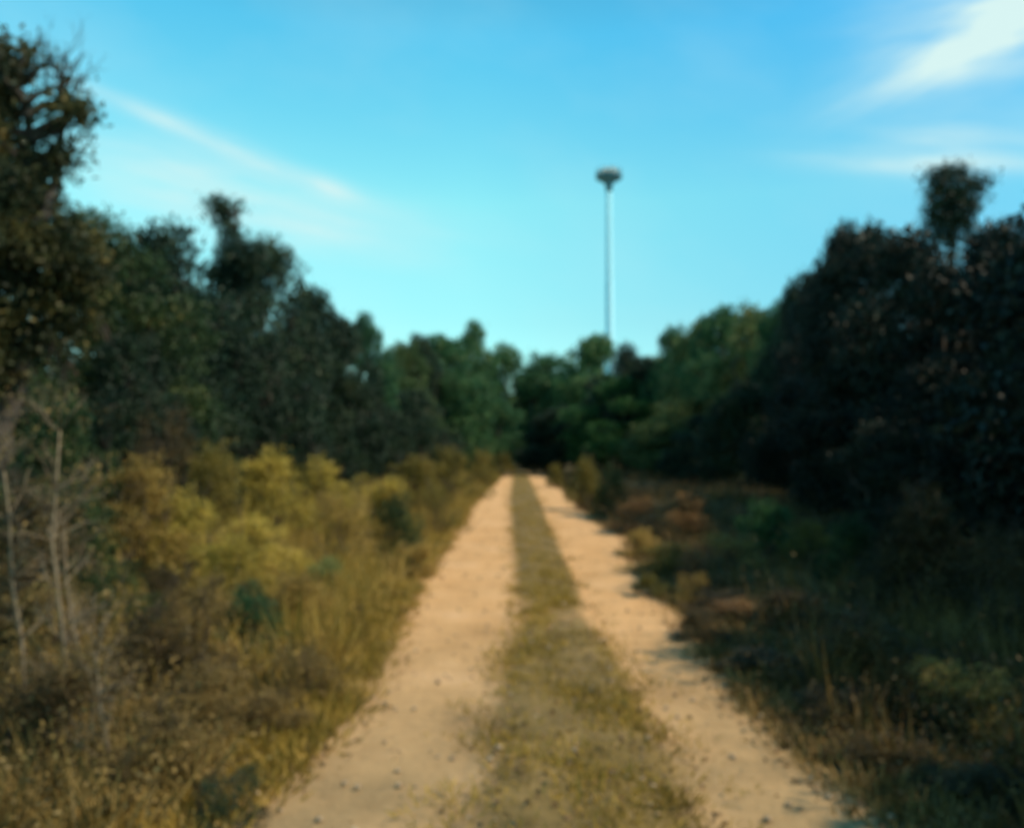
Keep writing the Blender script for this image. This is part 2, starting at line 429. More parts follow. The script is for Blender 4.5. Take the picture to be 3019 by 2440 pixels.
Z = hgt(X, Y) + 0.008 + 0.05 * wgt * (1 - wedge) + 0.008 * np.sin(X * 5 + Y * 2.1) * np.sin(Y * 3.3)*(1-wedge)
Z[:, 0] = hgt(X[:, 0], Y[:, 0]) + 0.004; Z[:, -1] = hgt(X[:, -1], Y[:, -1]) + 0.004
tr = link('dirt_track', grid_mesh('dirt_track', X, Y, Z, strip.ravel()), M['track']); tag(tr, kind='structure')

# ------------------------------------------------------------------ grass, weeds, litter (countless)
def tufts(name, pts, blades, hmin, hmax, width, lean, rng, base_r=0.03):
    n = len(pts); rep = np.repeat(np.arange(n), blades)
    k = len(rep)
    hh = rng.uniform(hmin, hmax, n)[rep] * rng.uniform(0.5, 1.1, k)
    c = np.array(pts)[rep]
    off = rng.normal(size=(k, 2)) * base_r
    c = c + np.concatenate([off, np.zeros((k, 1))], 1)
    c[:, 2] -= 0.01
    d = np.concatenate([off / base_r * lean * 0.5 + rng.normal(size=(k, 2)) * lean * 0.6, np.ones((k, 1))], 1)
    var = np.clip(rng.uniform(0, 1, n)[rep] * 0.6 + rng.uniform(0, 0.4, k), 0, 1)
    return leaves_mesh(name, c, d, hh, np.full(k, width) * rng.uniform(0.6, 1.4, k), var, rng)
def ys(n, a, b, rng, p=1.0):
    """distances denser near the camera"""
    u = rng.uniform(0, 1, n)
    return a * (b / a) ** (u ** p)
rg = np.random.default_rng(11)
y = ys(8500, 2.2, YEND, rg, 1.0)
m_, h_ = (edge(2, y) + edge(3, y)) / 2, (edge(3, y) - edge(2, y)) / 2
x = m_ + h_ * np.clip(rg.normal(size=len(y)) * 0.58, -1.6, 1.6)
keep = (np.sin(x * 5 + 2 * np.sin(y * 1.3)) * np.sin(y * 2.1 + x) + rg.uniform(-0.6, 1.0, len(y)) - 0.6 * np.exp(-((y - 8.4) / 1.1) ** 2)) > 0
x, y = x[keep], y[keep]
scl = 1
o = link('grass_strip', tufts('grass_strip', np.stack([x, y, hgt(x, y) + 0.04], 1), 11, 0.03, 0.11, 0.009, 1.0, rg, 0.05), M['strip_grass'])
tag(o, 'olive and dry grass growing along the middle of the dirt track', 'grass', kind='stuff')
# verges
pts = []
for side in (-1, 1):
    y = ys(9000, 2.2, YEND, rg, 1.0)
    e = edge(1, y) if side < 0 else edge(4, y)
    dd = rg.exponential(0.9, len(y)) + 0.03 + 0.2 * rg.uniform(0, 1, len(y))
    x = e + side * dd
    k = dd < 5
    pts.append(np.stack([x[k], y[k], hgt(x[k], y[k])], 1))
o = link('verge_grass', tufts('verge_grass', pts[0], 12, 0.04, 0.17, 0.011, 0.95, rg, 0.06), M['grass'])
tag(o, 'dry yellow grass covering the left verge beside the track', 'grass', kind='stuff')
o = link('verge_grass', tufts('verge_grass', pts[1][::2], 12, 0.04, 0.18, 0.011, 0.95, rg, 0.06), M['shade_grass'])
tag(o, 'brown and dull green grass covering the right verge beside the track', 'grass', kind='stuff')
# tall straw grass standing among the shrubs on the left, coloured darker for shade on the right
for side_, n_, mm_, lb in ((-1, 11000, 'grass', 'tall straw coloured grass standing among the shrubs left of the track'), (1, 5000, 'shade_grass', 'tall dull brown grass among the dark shrubs right of the track')):
    y = ys(n_, 2.6, 70, rg, 0.95)
    e = edge(1, y) if side_ < 0 else edge(4, y)
    x = e + side_ * (0.45 + rg.uniform(0, 1, n_) ** 0.9 * np.minimum(1.6 + 0.55 * y, 7))
    k = (np.sin(x * 1.9 + 2 * np.sin(y * 0.7)) * np.sin(y * 1.3 + x) + rg.uniform(-0.7, 1.0, n_)) > 0
    x, y = x[k], y[k]
    near = np.clip((np.abs(x - np.interp(y, rows[:, 0], rows[:, 1 if side_ < 0 else 4])) - 0.3) / 1.5, 0.25, 1)
    if side_ < 0:
        q = (y + rg.normal(size=len(y)) * 0.8) < 6.5
        q2 = q & (rg.uniform(0, 1, len(y)) < 0.8)
        o = link('tall_grass', tufts('tall_grass', np.stack([x[q2], y[q2], hgt(x[q2], y[q2])], 1), 14, 0.12, 0.5, 0.010, 0.6, rg, 0.05), M['brown_grass'])
        tag(o, 'withered brown grass, darkened for the dim lower left corner, close to the camera', 'grass', kind='stuff')
        x, y = x[~q], y[~q]
    o = link('tall_grass', tufts('tall_grass', np.stack([x, y, hgt(x, y)], 1), 14, 0.16, 0.62, 0.012, 0.5, rg, 0.05), M[mm_])
    tag(o, lb, 'grass', kind='stuff')
# low leafy ground cover
n = 8000
y = ys(n, 2.0, 60, rg, 0.9)
side = np.where(rg.uniform(0, 1, n) < 0.5, -1, 1)
e = np.where(side < 0, edge(1, y), edge(4, y))
x = e + side * (0.35 + rg.uniform(0, 1, n) ** 0.8 * np.minimum(2.2 + 0.6 * y, 9))
per = 46
rep = np.repeat(np.arange(n), per)
hh = rg.uniform(0.05, 0.42, n)
c = np.stack([x, y, hgt(x, y)], 1)[rep] + rg.normal(size=(n * per, 3)) * np.array([0.16, 0.16, 0.0])
c[:, 2] += np.abs(rg.normal(size=n * per)) * hh[rep] * 0.7 + 0.01
d = rg.normal(size=(n * per, 3)); d[:, 2] = np.abs(d[:, 2]) * 0.6
ln = rg.uniform(0.016, 0.038, n * per) * (1 + 0.03 * y[rep])
gv = np.clip(rg.uniform(0, 1, n)[rep] * 0.7 + rg.uniform(0, 0.3, n * per), 0, 1)
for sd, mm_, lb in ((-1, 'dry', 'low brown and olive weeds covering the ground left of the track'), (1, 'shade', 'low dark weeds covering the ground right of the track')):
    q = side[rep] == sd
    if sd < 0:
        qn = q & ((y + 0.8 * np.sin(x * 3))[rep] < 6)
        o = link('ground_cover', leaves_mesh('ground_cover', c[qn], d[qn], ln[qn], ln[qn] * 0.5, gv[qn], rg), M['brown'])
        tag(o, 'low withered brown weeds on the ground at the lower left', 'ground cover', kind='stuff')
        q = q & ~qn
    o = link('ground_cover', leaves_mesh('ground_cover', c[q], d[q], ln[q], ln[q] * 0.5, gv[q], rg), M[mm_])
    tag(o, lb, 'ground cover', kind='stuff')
# litter on the track and verges
n = 9000
y = ys(n, 2.0, 40, rg, 1.0)
x = edge(1, y) - 1.0 + rg.uniform(0, 1, n) * (edge(4, y) - edge(1, y) + 2.0)
dmid = np.abs(x - (edge(2, y) + edge(3, y)) / 2) / ((edge(3, y) - edge(2, y)) / 2)
dedge = np.minimum(x - edge(1, y), edge(4, y) - x)
keep = rg.uniform(0, 1, n) < np.where(dmid < 1.3, 0.75, np.where(dedge < 0.1, 0.8, 0.03))
x, y = x[keep], y[keep]; n = len(x)
c = np.stack([x, y, hgt(x, y) + 0.022 + np.where(dmid[keep] < 1, 0.045, 0)], 1)
d = rg.normal(size=(n, 3)); d[:, 2] *= 0.15
ln = rg.uniform(0.015, 0.05, n)
o = link('leaf_litter', leaves_mesh('leaf_litter', c, d, ln, ln * 0.6, rg.uniform(0, 1, n), rg), M['litter'])
tag(o, 'fallen brown leaves scattered over the track and its edges', 'leaf litter', kind='stuff')
# gravel
T = Tubes()
for i in range(350):
    yv = float(ys(1, 2.2, 22, rg)[0]); xv = float(rg.uniform(edge(1, yv) - 0.2, edge(4, yv) + 0.2)); r = rg.uniform(0.006, 0.02)
    z = float(hgt(xv, yv)) + 0.012 + r * 0.3
    if abs(xv - (edge(2, yv) + edge(3, yv)) / 2) < (edge(3, yv) - edge(2, yv)) / 2: z += 0.045
    T.tube([(xv - r, yv, z), (xv - r * 0.3, yv + r * 0.2, z + r * 0.3), (xv + r * 0.5, yv, z + r * 0.2), (xv + r, yv + 0.1 * r, z)], [r * 0.3, r * 0.8, r * 0.7, r * 0.25], 5)
o = link('gravel', T.mesh('gravel'), M['stone']); tag(o, 'small pale stones lying in the wheel ruts', 'gravel', kind='stuff')

# ------------------------------------------------------------------ tree prototypes (about 6 m tall, 5 m wide)
def tree_proto(seed, n=26000, leaf=0.11, H_=6.0, W_=5.0, low=0.5, nclump=26, top=0.55):
    rng = np.random.default_rng(seed)
    clumps = []
    for i in range(nclump):
        t = (i + 0.5) / nclump
        z = low + (H_ - low - 0.4) * t
        prof = (math.sin(math.pi * min(1, (t * 0.75 + 0.22))) ** 0.6)
        prof *= 1 if t < top else (1 - 0.65 * ((t - top) / (1 - top)) ** 1.4)
        ph = rng.uniform(0, 2 * math.pi); rr = W_ / 2 * prof * math.sqrt(rng.uniform(0.15, 0.75))
        s = rng.uniform(0.62, 1.05) * (0.7 + 0.3 * prof)
        clumps.append(((rr * math.cos(ph), rr * math.sin(ph), z), (s, s, s * rng.uniform(0.6, 0.85))))
    clumps.append(((rng.normal() * 0.3, rng.normal() * 0.3, H_ - 0.45), (0.45, 0.45, 0.45)))
    root = bpy.data.objects.new('tree', None); COL.objects.link(root)
    link('crown', crown_leaves('crown', clumps, n, leaf, rng), M['dark'], root)
    T = Tubes()
    fork = np.array([rng.normal() * 0.15, rng.normal() * 0.15, H_ * 0.3])
    limb(T, (0, 0, -0.15), fork, 0.17, 0.12, rng, 0.04, 5, 8)
    mids = []
    for k in range(4):
        ph = k * 1.57 + rng.uniform(-0.4, 0.4)
        q = fork + np.array([math.cos(ph) * W_ * 0.2, math.sin(ph) * W_ * 0.2, H_ * rng.uniform(0.2, 0.35)])
        limb(T, fork, q, 0.1, 0.055, rng, 0.08, 5, 6); mids.append(q)
    mids.append(fork)
    for c, r in clumps:
        c = np.array(c); q = min(mids, key=lambda m: np.linalg.norm(m - c) + (0.6 if m[2] > c[2] else 0))
        e = c + (c - q) / (np.linalg.norm(c - q) + 1e-6) * r[0] * 0.6
        limb(T, q, e, 0.045, 0.012, rng, 0.1, 5, 5)
        for j in range(4):
            dd = unit(rng.normal(size=3)); limb(T, c, c + dd * np.array(r) * 1.05, 0.014, 0.004, rng, 0.08, 3, 4)
    link('trunk', T.mesh('trunk'), M['bark'], root)
    return root
TP = [tree_proto(s, n, lf, nclump=nc_, top=tp) for s, n, lf, nc_, tp in
      [(1, 36000, 0.12, 30, 0.72), (2, 36000, 0.125, 28, 0.8), (3, 36000, 0.12, 34, 0.68), (4, 36000, 0.13, 26, 0.84)]]
# shape of the spire-like trees: a narrow knotty leader standing above a broader body
def spire_proto(seed, clumps, n=20000, leaf=0.10):
    rng = np.random.default_rng(seed)
    root = bpy.data.objects.new('tree', None); COL.objects.link(root)
    link('crown', crown_leaves('crown', clumps, n, leaf, rng, inner=0.35), M['dark'], root)
    T = Tubes()
    top = max(c[2] + r[2] * 0.5 for c, r in clumps)
    cols = [np.array((0.0, 0.0, -0.15)), np.array((0.05, 0.03, top * 0.5)), np.array((0.0, 0.02, top))]
    limb(T, cols[0], cols[1], 0.16, 0.1, rng, 0.02, 6, 8); limb(T, cols[1], cols[2], 0.1, 0.02, rng, 0.02, 6, 6)
    for c, r in clumps:
        z = max(0.4, c[2] - 0.35 * math.hypot(c[0], c[1]) - 0.15)
        limb(T, (0.02, 0.02, z), c, 0.05, 0.02, rng, 0.06, 4, 5)
        for j in range(4):
            limb(T, c, np.array(c) + unit(rng.normal(size=3)) * np.array(r) * 1.05, 0.014, 0.004, rng, 0.08, 3, 4)
    link('trunk', T.mesh('trunk'), M['bark'], root)
    return root

used = set()
def place(proto, natural, px, py, Y_, wpx, m, name, label, cat, group=None, rz=None, seed=0):
    """stand a copy of proto so that it is centred on px, as tall as py asks and wpx wide at distance Y_"""
    H0, W0 = natural
    p = at(px, py, Y_)
    x = p[0]; z0 = float(hgt(x, Y_))
    hh = p[2] - z0; ww = wpx * Y_ / FP
    rz = random.Random(int(px * 7 + Y_ * 13 + seed)).uniform(0, 6.28) if rz is None else rz
    sx = ww / W0
    o = copy_tree(proto, (x, Y_, z0), rz, (sx, sx, hh / H0), m)
    o.name = name
    tag(o, label, cat, group)
    return o
TN = (6.0, 5.3)
D, G, O_, DR, RD, SH, GO = (M[k] for k in ('dark', 'green', 'olive', 'dry', 'red', 'shade', 'golden'))
DK, BR, OG, MO, PA = M['deep'], M['bright'], M['olive_green'], M['moss'], M['pale']
trees = [
 # px, top, Y, width px, proto, material, label, group
 (100, 214, 13, 170, 0, GO, 'bushy tree with yellowish top leaves just right of the tallest tree on the left', None),
 (158, 220, 17, 175, 1, D, 'dark green tree with pale leaf tips, left of the tree with the thin spike', None),
 (270, 234, 23, 105, 2, D, 'dark tree with a knobbly top just right of the spiked tree on the left', None),
 (312, 288, 27, 90, 3, D, 'shadowy dark tree on the left where the tree line starts stepping down', None),
 (340, 314, 31, 80, 1, D, 'dark tree with a rounded edge, half way down the left tree line', None),
 (367, 313, 38, 52, 0, G, 'small green tree with a ragged top, near the foot of the left tree line', None),
 (402, 340, 50, 70, 2, OG, 'tree with pale yellowish right edge beside the dip in the tree line', None),
 (438, 336, 64, 90, 3, G, 'green tree with rounded top left of the far end of the track', None),
 (472, 322, 80, 56, 0, G, 'slender green tree poking above its neighbours left of the far end of the track', None),
 (505, 342, 92, 70, 1, G, 'dark rounded tree directly behind the far end of the track', None),
 (548, 352, 90, 84, 2, G, 'low dark tree between the track end and the foot of the tall mast', None),
 (598, 336, 84, 90, 3, G, 'dark green tree that hides the foot of the tall mast', None),
 (655, 356, 66, 90, 0, OG, 'pale olive tree just right of the foot of the mast', None),
 (700, 316, 52, 80, 1, OG, 'olive green tree with a broken top midway along the right tree line', None),
 (628, 344, 62, 80, 1, D, 'dark tree filling the gap right of the foot of the mast', None),
 (725, 308, 46, 80, 3, G, 'olive dark tree between the broken topped tree and the one before the rise', None),
 (778, 298, 38, 70, 1, G, 'rounded green tree just left of the lower step of the dark mass', None),
 (420, 335, 60, 60, 0, D, 'dark tree on the left side just before the green rounded tree', None),
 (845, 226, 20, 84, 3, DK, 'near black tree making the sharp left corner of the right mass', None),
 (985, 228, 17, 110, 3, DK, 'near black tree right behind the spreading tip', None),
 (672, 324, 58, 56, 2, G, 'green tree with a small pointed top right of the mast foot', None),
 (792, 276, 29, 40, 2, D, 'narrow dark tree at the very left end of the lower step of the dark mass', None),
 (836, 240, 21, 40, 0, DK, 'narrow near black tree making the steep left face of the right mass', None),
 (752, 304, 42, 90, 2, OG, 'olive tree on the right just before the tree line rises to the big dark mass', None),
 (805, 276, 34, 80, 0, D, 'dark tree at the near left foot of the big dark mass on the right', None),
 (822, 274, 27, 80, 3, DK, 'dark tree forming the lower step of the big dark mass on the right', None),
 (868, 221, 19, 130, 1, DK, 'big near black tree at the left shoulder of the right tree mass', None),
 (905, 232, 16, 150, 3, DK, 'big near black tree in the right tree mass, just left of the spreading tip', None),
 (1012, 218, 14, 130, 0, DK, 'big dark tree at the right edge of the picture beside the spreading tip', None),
 (625, 378, 60, 100, 3, BR, 'bright green round tree right of the track end, standing before darker trees', None),
 (690, 395, 42, 110, 2, OG, 'mid green low tree in front of the olive trees on the right', None),
 (560, 405, 66, 80, 1, D, 'dark low tree right behind the end of the track on its right side', None),
 (480, 392, 70, 84, 2, G, 'bushy green tree left of the track end with dark hollows', None),
 (408, 390, 44, 90, 0, D, 'dark low tree in front of the dip on the left side', None),
]
for px, py, Y_, w, k, m, lab, grp in trees:
    place(TP[k], TN, px, py, Y_, w * 1.25, m, 'tree', lab, 'tree', grp)
fill = [
 (30, 330, 15, 170, 3, D, 'dark lower tree packed right behind the tallest tree at the left edge'),
 (130, 330, 12.5, 150, 2, D, 'dark lower tree in front of the yellow topped bushy tree on the left'),
 (210, 300, 18, 150, 0, D, 'dark lower tree just left of the body of the spiked tree'),
 (265, 330, 19, 130, 1, D, 'dark lower tree before the tree with the knobbly top'),
 (330, 360, 26, 110, 3, D, 'dark lower tree in front of the step in the left tree line'),
 (370, 385, 34, 90, 1, D, 'lowest dark tree under the small ragged green tree of the left tree line'),
 (180, 370, 15, 130, 3, D, 'low dark tree behind the tall thin brown green shrub'),
 (750, 380, 30, 110, 1, D, 'dark lower tree under the left end of the big dark mass on the right'),
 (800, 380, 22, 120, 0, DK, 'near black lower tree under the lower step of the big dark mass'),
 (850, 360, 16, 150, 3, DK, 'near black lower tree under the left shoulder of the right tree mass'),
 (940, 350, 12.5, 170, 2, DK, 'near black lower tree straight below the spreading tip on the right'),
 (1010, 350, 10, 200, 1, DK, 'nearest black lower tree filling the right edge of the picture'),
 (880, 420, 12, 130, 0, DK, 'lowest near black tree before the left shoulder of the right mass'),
 (700, 415, 36, 80, 3, D, 'small dark tree below the mid green low tree on the right'),
]
for px, py, Y_, w, k, m, lab in fill:
    place(TP[k], TN, px, py, Y_, w, m, 'tree', lab, 'tree', 'lower trees of the two tree lines')
# shade trees just outside the right of the frame carry on the same row
for (x, y_, hh, w, k) in [(7.9, 9.0, 6.2, 5.5, 1), (7.9, 5.2, 6.2, 5.5, 2), (7.9, 1.5, 6.2, 5.5, 0), (10.5, 12, 6.8, 6, 3), (7.9, -2.5, 6.2, 5.5, 3)]:
    o = copy_tree(TP[k], (x, y_, 0.25), x * 3 + y_, (w / 5.3, w / 5.3, hh / 6), DK); o.name = 'tree'
    tag(o, 'dark tree of the right hand row beyond the edge of the picture', 'tree', 'trees beyond the right edge')
# back row far behind the track end
for i, px in enumerate(range(395, 800, 45)):
    place(TP[i % 4], TN, px, 372 + (i * 37) % 17 - 8, 100 + (i * 13) % 22, 75, G, 'tree', 'distant dark green tree of the back row closing off the track', 'tree', 'back row of far trees')

def clump(px, py, Y_, rx, rz, base, dy=0.0, ry=None):
    p = at(px, py, Y_); k = Y_ / FP
    return ((p[0] - base[0], dy, p[2] - base[2]), (rx * k, (ry or rx) * k, rz * k))
# tall tree at the left edge
Yt = 10.0
bx, _, _ = at(12, 400, Yt); base = (bx, Yt, float(hgt(bx, Yt)))
cl_ = [clump(*a[:2], Yt, a[2], a[3], base, a[4]) for a in [(60, 92, 7, 14, 0.2), (70, 108, 10, 8, 0.1), (76, 114, 9, 7, 0.0), (64, 122, 9, 7, -0.1), (52, 145, 7, 10, 0.1), (54, 160, 8, 10, 0.1)] + [
    (4, 58, 20, 24, 0.1), (8, 76, 14, 14, -0.3), (-8, 110, 20, 26, 0.2), (-30, 70, 32, 40, 0.3), (-4, 138, 18, 18, -0.2), (58, 92, 5, 12, 0.2), (72, 112, 9, 8, 0.1),
    (56, 143, 9, 12, 0.2), (46, 162, 12, 9, 0.0), (10, 176, 26, 20, 0.2), (30, 195, 26, 22, -0.2), (0, 205, 38, 30, 0.3), (44, 232, 34, 22, 0.3), (10, 250, 50, 36, -0.4),
    (60, 262, 40, 30, 0.1), (-30, 160, 44, 50, 0.4), (-30, 240, 46, 50, 0.1), (20, 310, 56, 42, 0.2), (-20, 350, 56, 50, -0.3), (66, 78, 5, 12, 0.1), (50, 60, 4, 8, 0.0)]]
tall = spire_proto(21, cl_, 42000, 0.085)
tall.location = base; tall.name = 'tree'
tall.children[0].material_slots[0].link = 'OBJECT'
for c in tall.children:
    if c.name.startswith('crown'): c.material_slots[0].link = 'OBJECT'; c.material_slots[0].material = M['golden_top']
T = Tubes(); rg = np.random.default_rng(3)
def rel(px, py): p = at(px, py, Yt); return np.array((p[0] - base[0], 0.1, p[2] - base[2]))
limb(T, rel(14, 260), rel(48, 190), 0.07, 0.05, rg); limb(T, rel(48, 190), rel(62, 110), 0.05, 0.03, rg); limb(T, rel(62, 110), rel(66, 60), 0.03, 0.015, rg)
for a, b in [((62, 110), (45, 20)), ((62, 100), (38, 28)), ((64, 80), (84, 30)), ((60, 90), (60, 15)), ((66, 96), (90, 50)), ((30, 60), (36, 10))]:
    pa, pb = rel(*a), rel(*b)
    twig_spray(T, pa, pb - pa, np.linalg.norm(pb - pa) * 0.55, 0.016, rg, 3)
link('bare_branches', T.mesh('bare_branches'), M['bark'], tall)
tag(tall, 'tallest tree, with bare twigs on top and a gap in its crown, at the left', 'tree')

def special(Ys, pxb, spec, seed, n, leaf, m, label):
    bx, _, _ = at(pxb, 450, Ys); base = (bx, Ys, float(hgt(bx, Ys)))
    t = spire_proto(seed, [clump(a[0], a[1], Ys, a[2], a[3], base, a[4]) for a in spec + [q for q in spec if q[2] < 23] * 3], n, leaf)
    t.location = base; t.name = 'tree'; tag(t, label, 'tree')
    for c in t.children:
        if c.name.startswith('crown'): c.material_slots[0].link = 'OBJECT'; c.material_slots[0].material = m
    return t
special(20, 232, [(218, 205, 7, 9, 0), (234, 206, 4, 7, 0.1), (222, 218, 8, 7, 0.1), (232, 232, 8, 12, 0), (232, 250, 12, 12, 0), (228, 272, 22, 16, 0.3), (250, 262, 16, 14, -.3), (212, 285, 26, 18, -0.2),
                  (240, 300, 34, 24, 0.2), (225, 330, 44, 30, -0.2), (240, 370, 46, 34, 0.2), (225, 410, 44, 30, 0)], 31, 20000, 0.09, D,
        'dark tree with a thin forked spike on top, standing in the left tree line')
special(21, 952, [(936, 178, 12, 11, 0), (958, 171, 11, 8, 0.2), (974, 184, 13, 10, -0.1), (946, 194, 18, 12, 0.1), (965, 200, 16, 12, 0), (934, 212, 14, 9, 0), (955, 212, 20, 14, 0.1), (948, 230, 22, 14, 0),
                  (955, 245, 26, 16, 0), (950, 275, 44, 26, 0.2), (945, 320, 56, 36, -0.2), (955, 370, 56, 40, 0.2), (950, 410, 54, 34, 0)], 32, 20000, 0.09, D,
        'dark tree whose spreading tip stands up above the big dark mass on the right')

# ------------------------------------------------------------------ shrubs
def shrub_proto(seed, n=7000, leaf=0.055, bare=0.3, H_=1.5, W_=1.8):
    rng = np.random.default_rng(seed)
    clumps = []
    for i in range(20):
        t = rng.uniform(0.12, 0.95) ** 1.15; ph = rng.uniform(0, 6.28)
        rr = W_ / 2 * math.sqrt(rng.uniform(0, 0.8)) * (1 - 0.75 * t ** 1.5)
        s = rng.uniform(0.13, 0.30)
        clumps.append(((rr * math.cos(ph), rr * math.sin(ph), H_ * t), (s, s, s * rng.uniform(0.9, 1.7))))
    root = bpy.data.objects.new('shrub', None); COL.objects.link(root)
    link('foliage', crown_leaves('foliage', clumps, n, leaf, rng, per=12, spread=0.05, inner=0.3), M['olive'], root)
    T = Tubes()
    for c, r in clumps:
        b = (rng.normal() * 0.08, rng.normal() * 0.08, -0.05)
        limb(T, b, c, 0.014, 0.006, rng, 0.12, 5, 5)
        if rng.uniform() < bare + 0.3:
            d = unit(np.array(c) - np.array(b)) + rng.normal(size=3) * 0.2
            twig_spray(T, c, d, H_ * 0.28, 0.006, rng, 2)
    link('stems', T.mesh('stems'), M['bark'], root)
    return root
SPR = [shrub_proto(41, 11000, 0.045, 0.5), shrub_proto(42, 12000, 0.042, 0.4), shrub_proto(43, 11000, 0.045, 0.5), shrub_proto(44, 7000, 0.038, 0.9)]
SN = (1.5, 1.9)
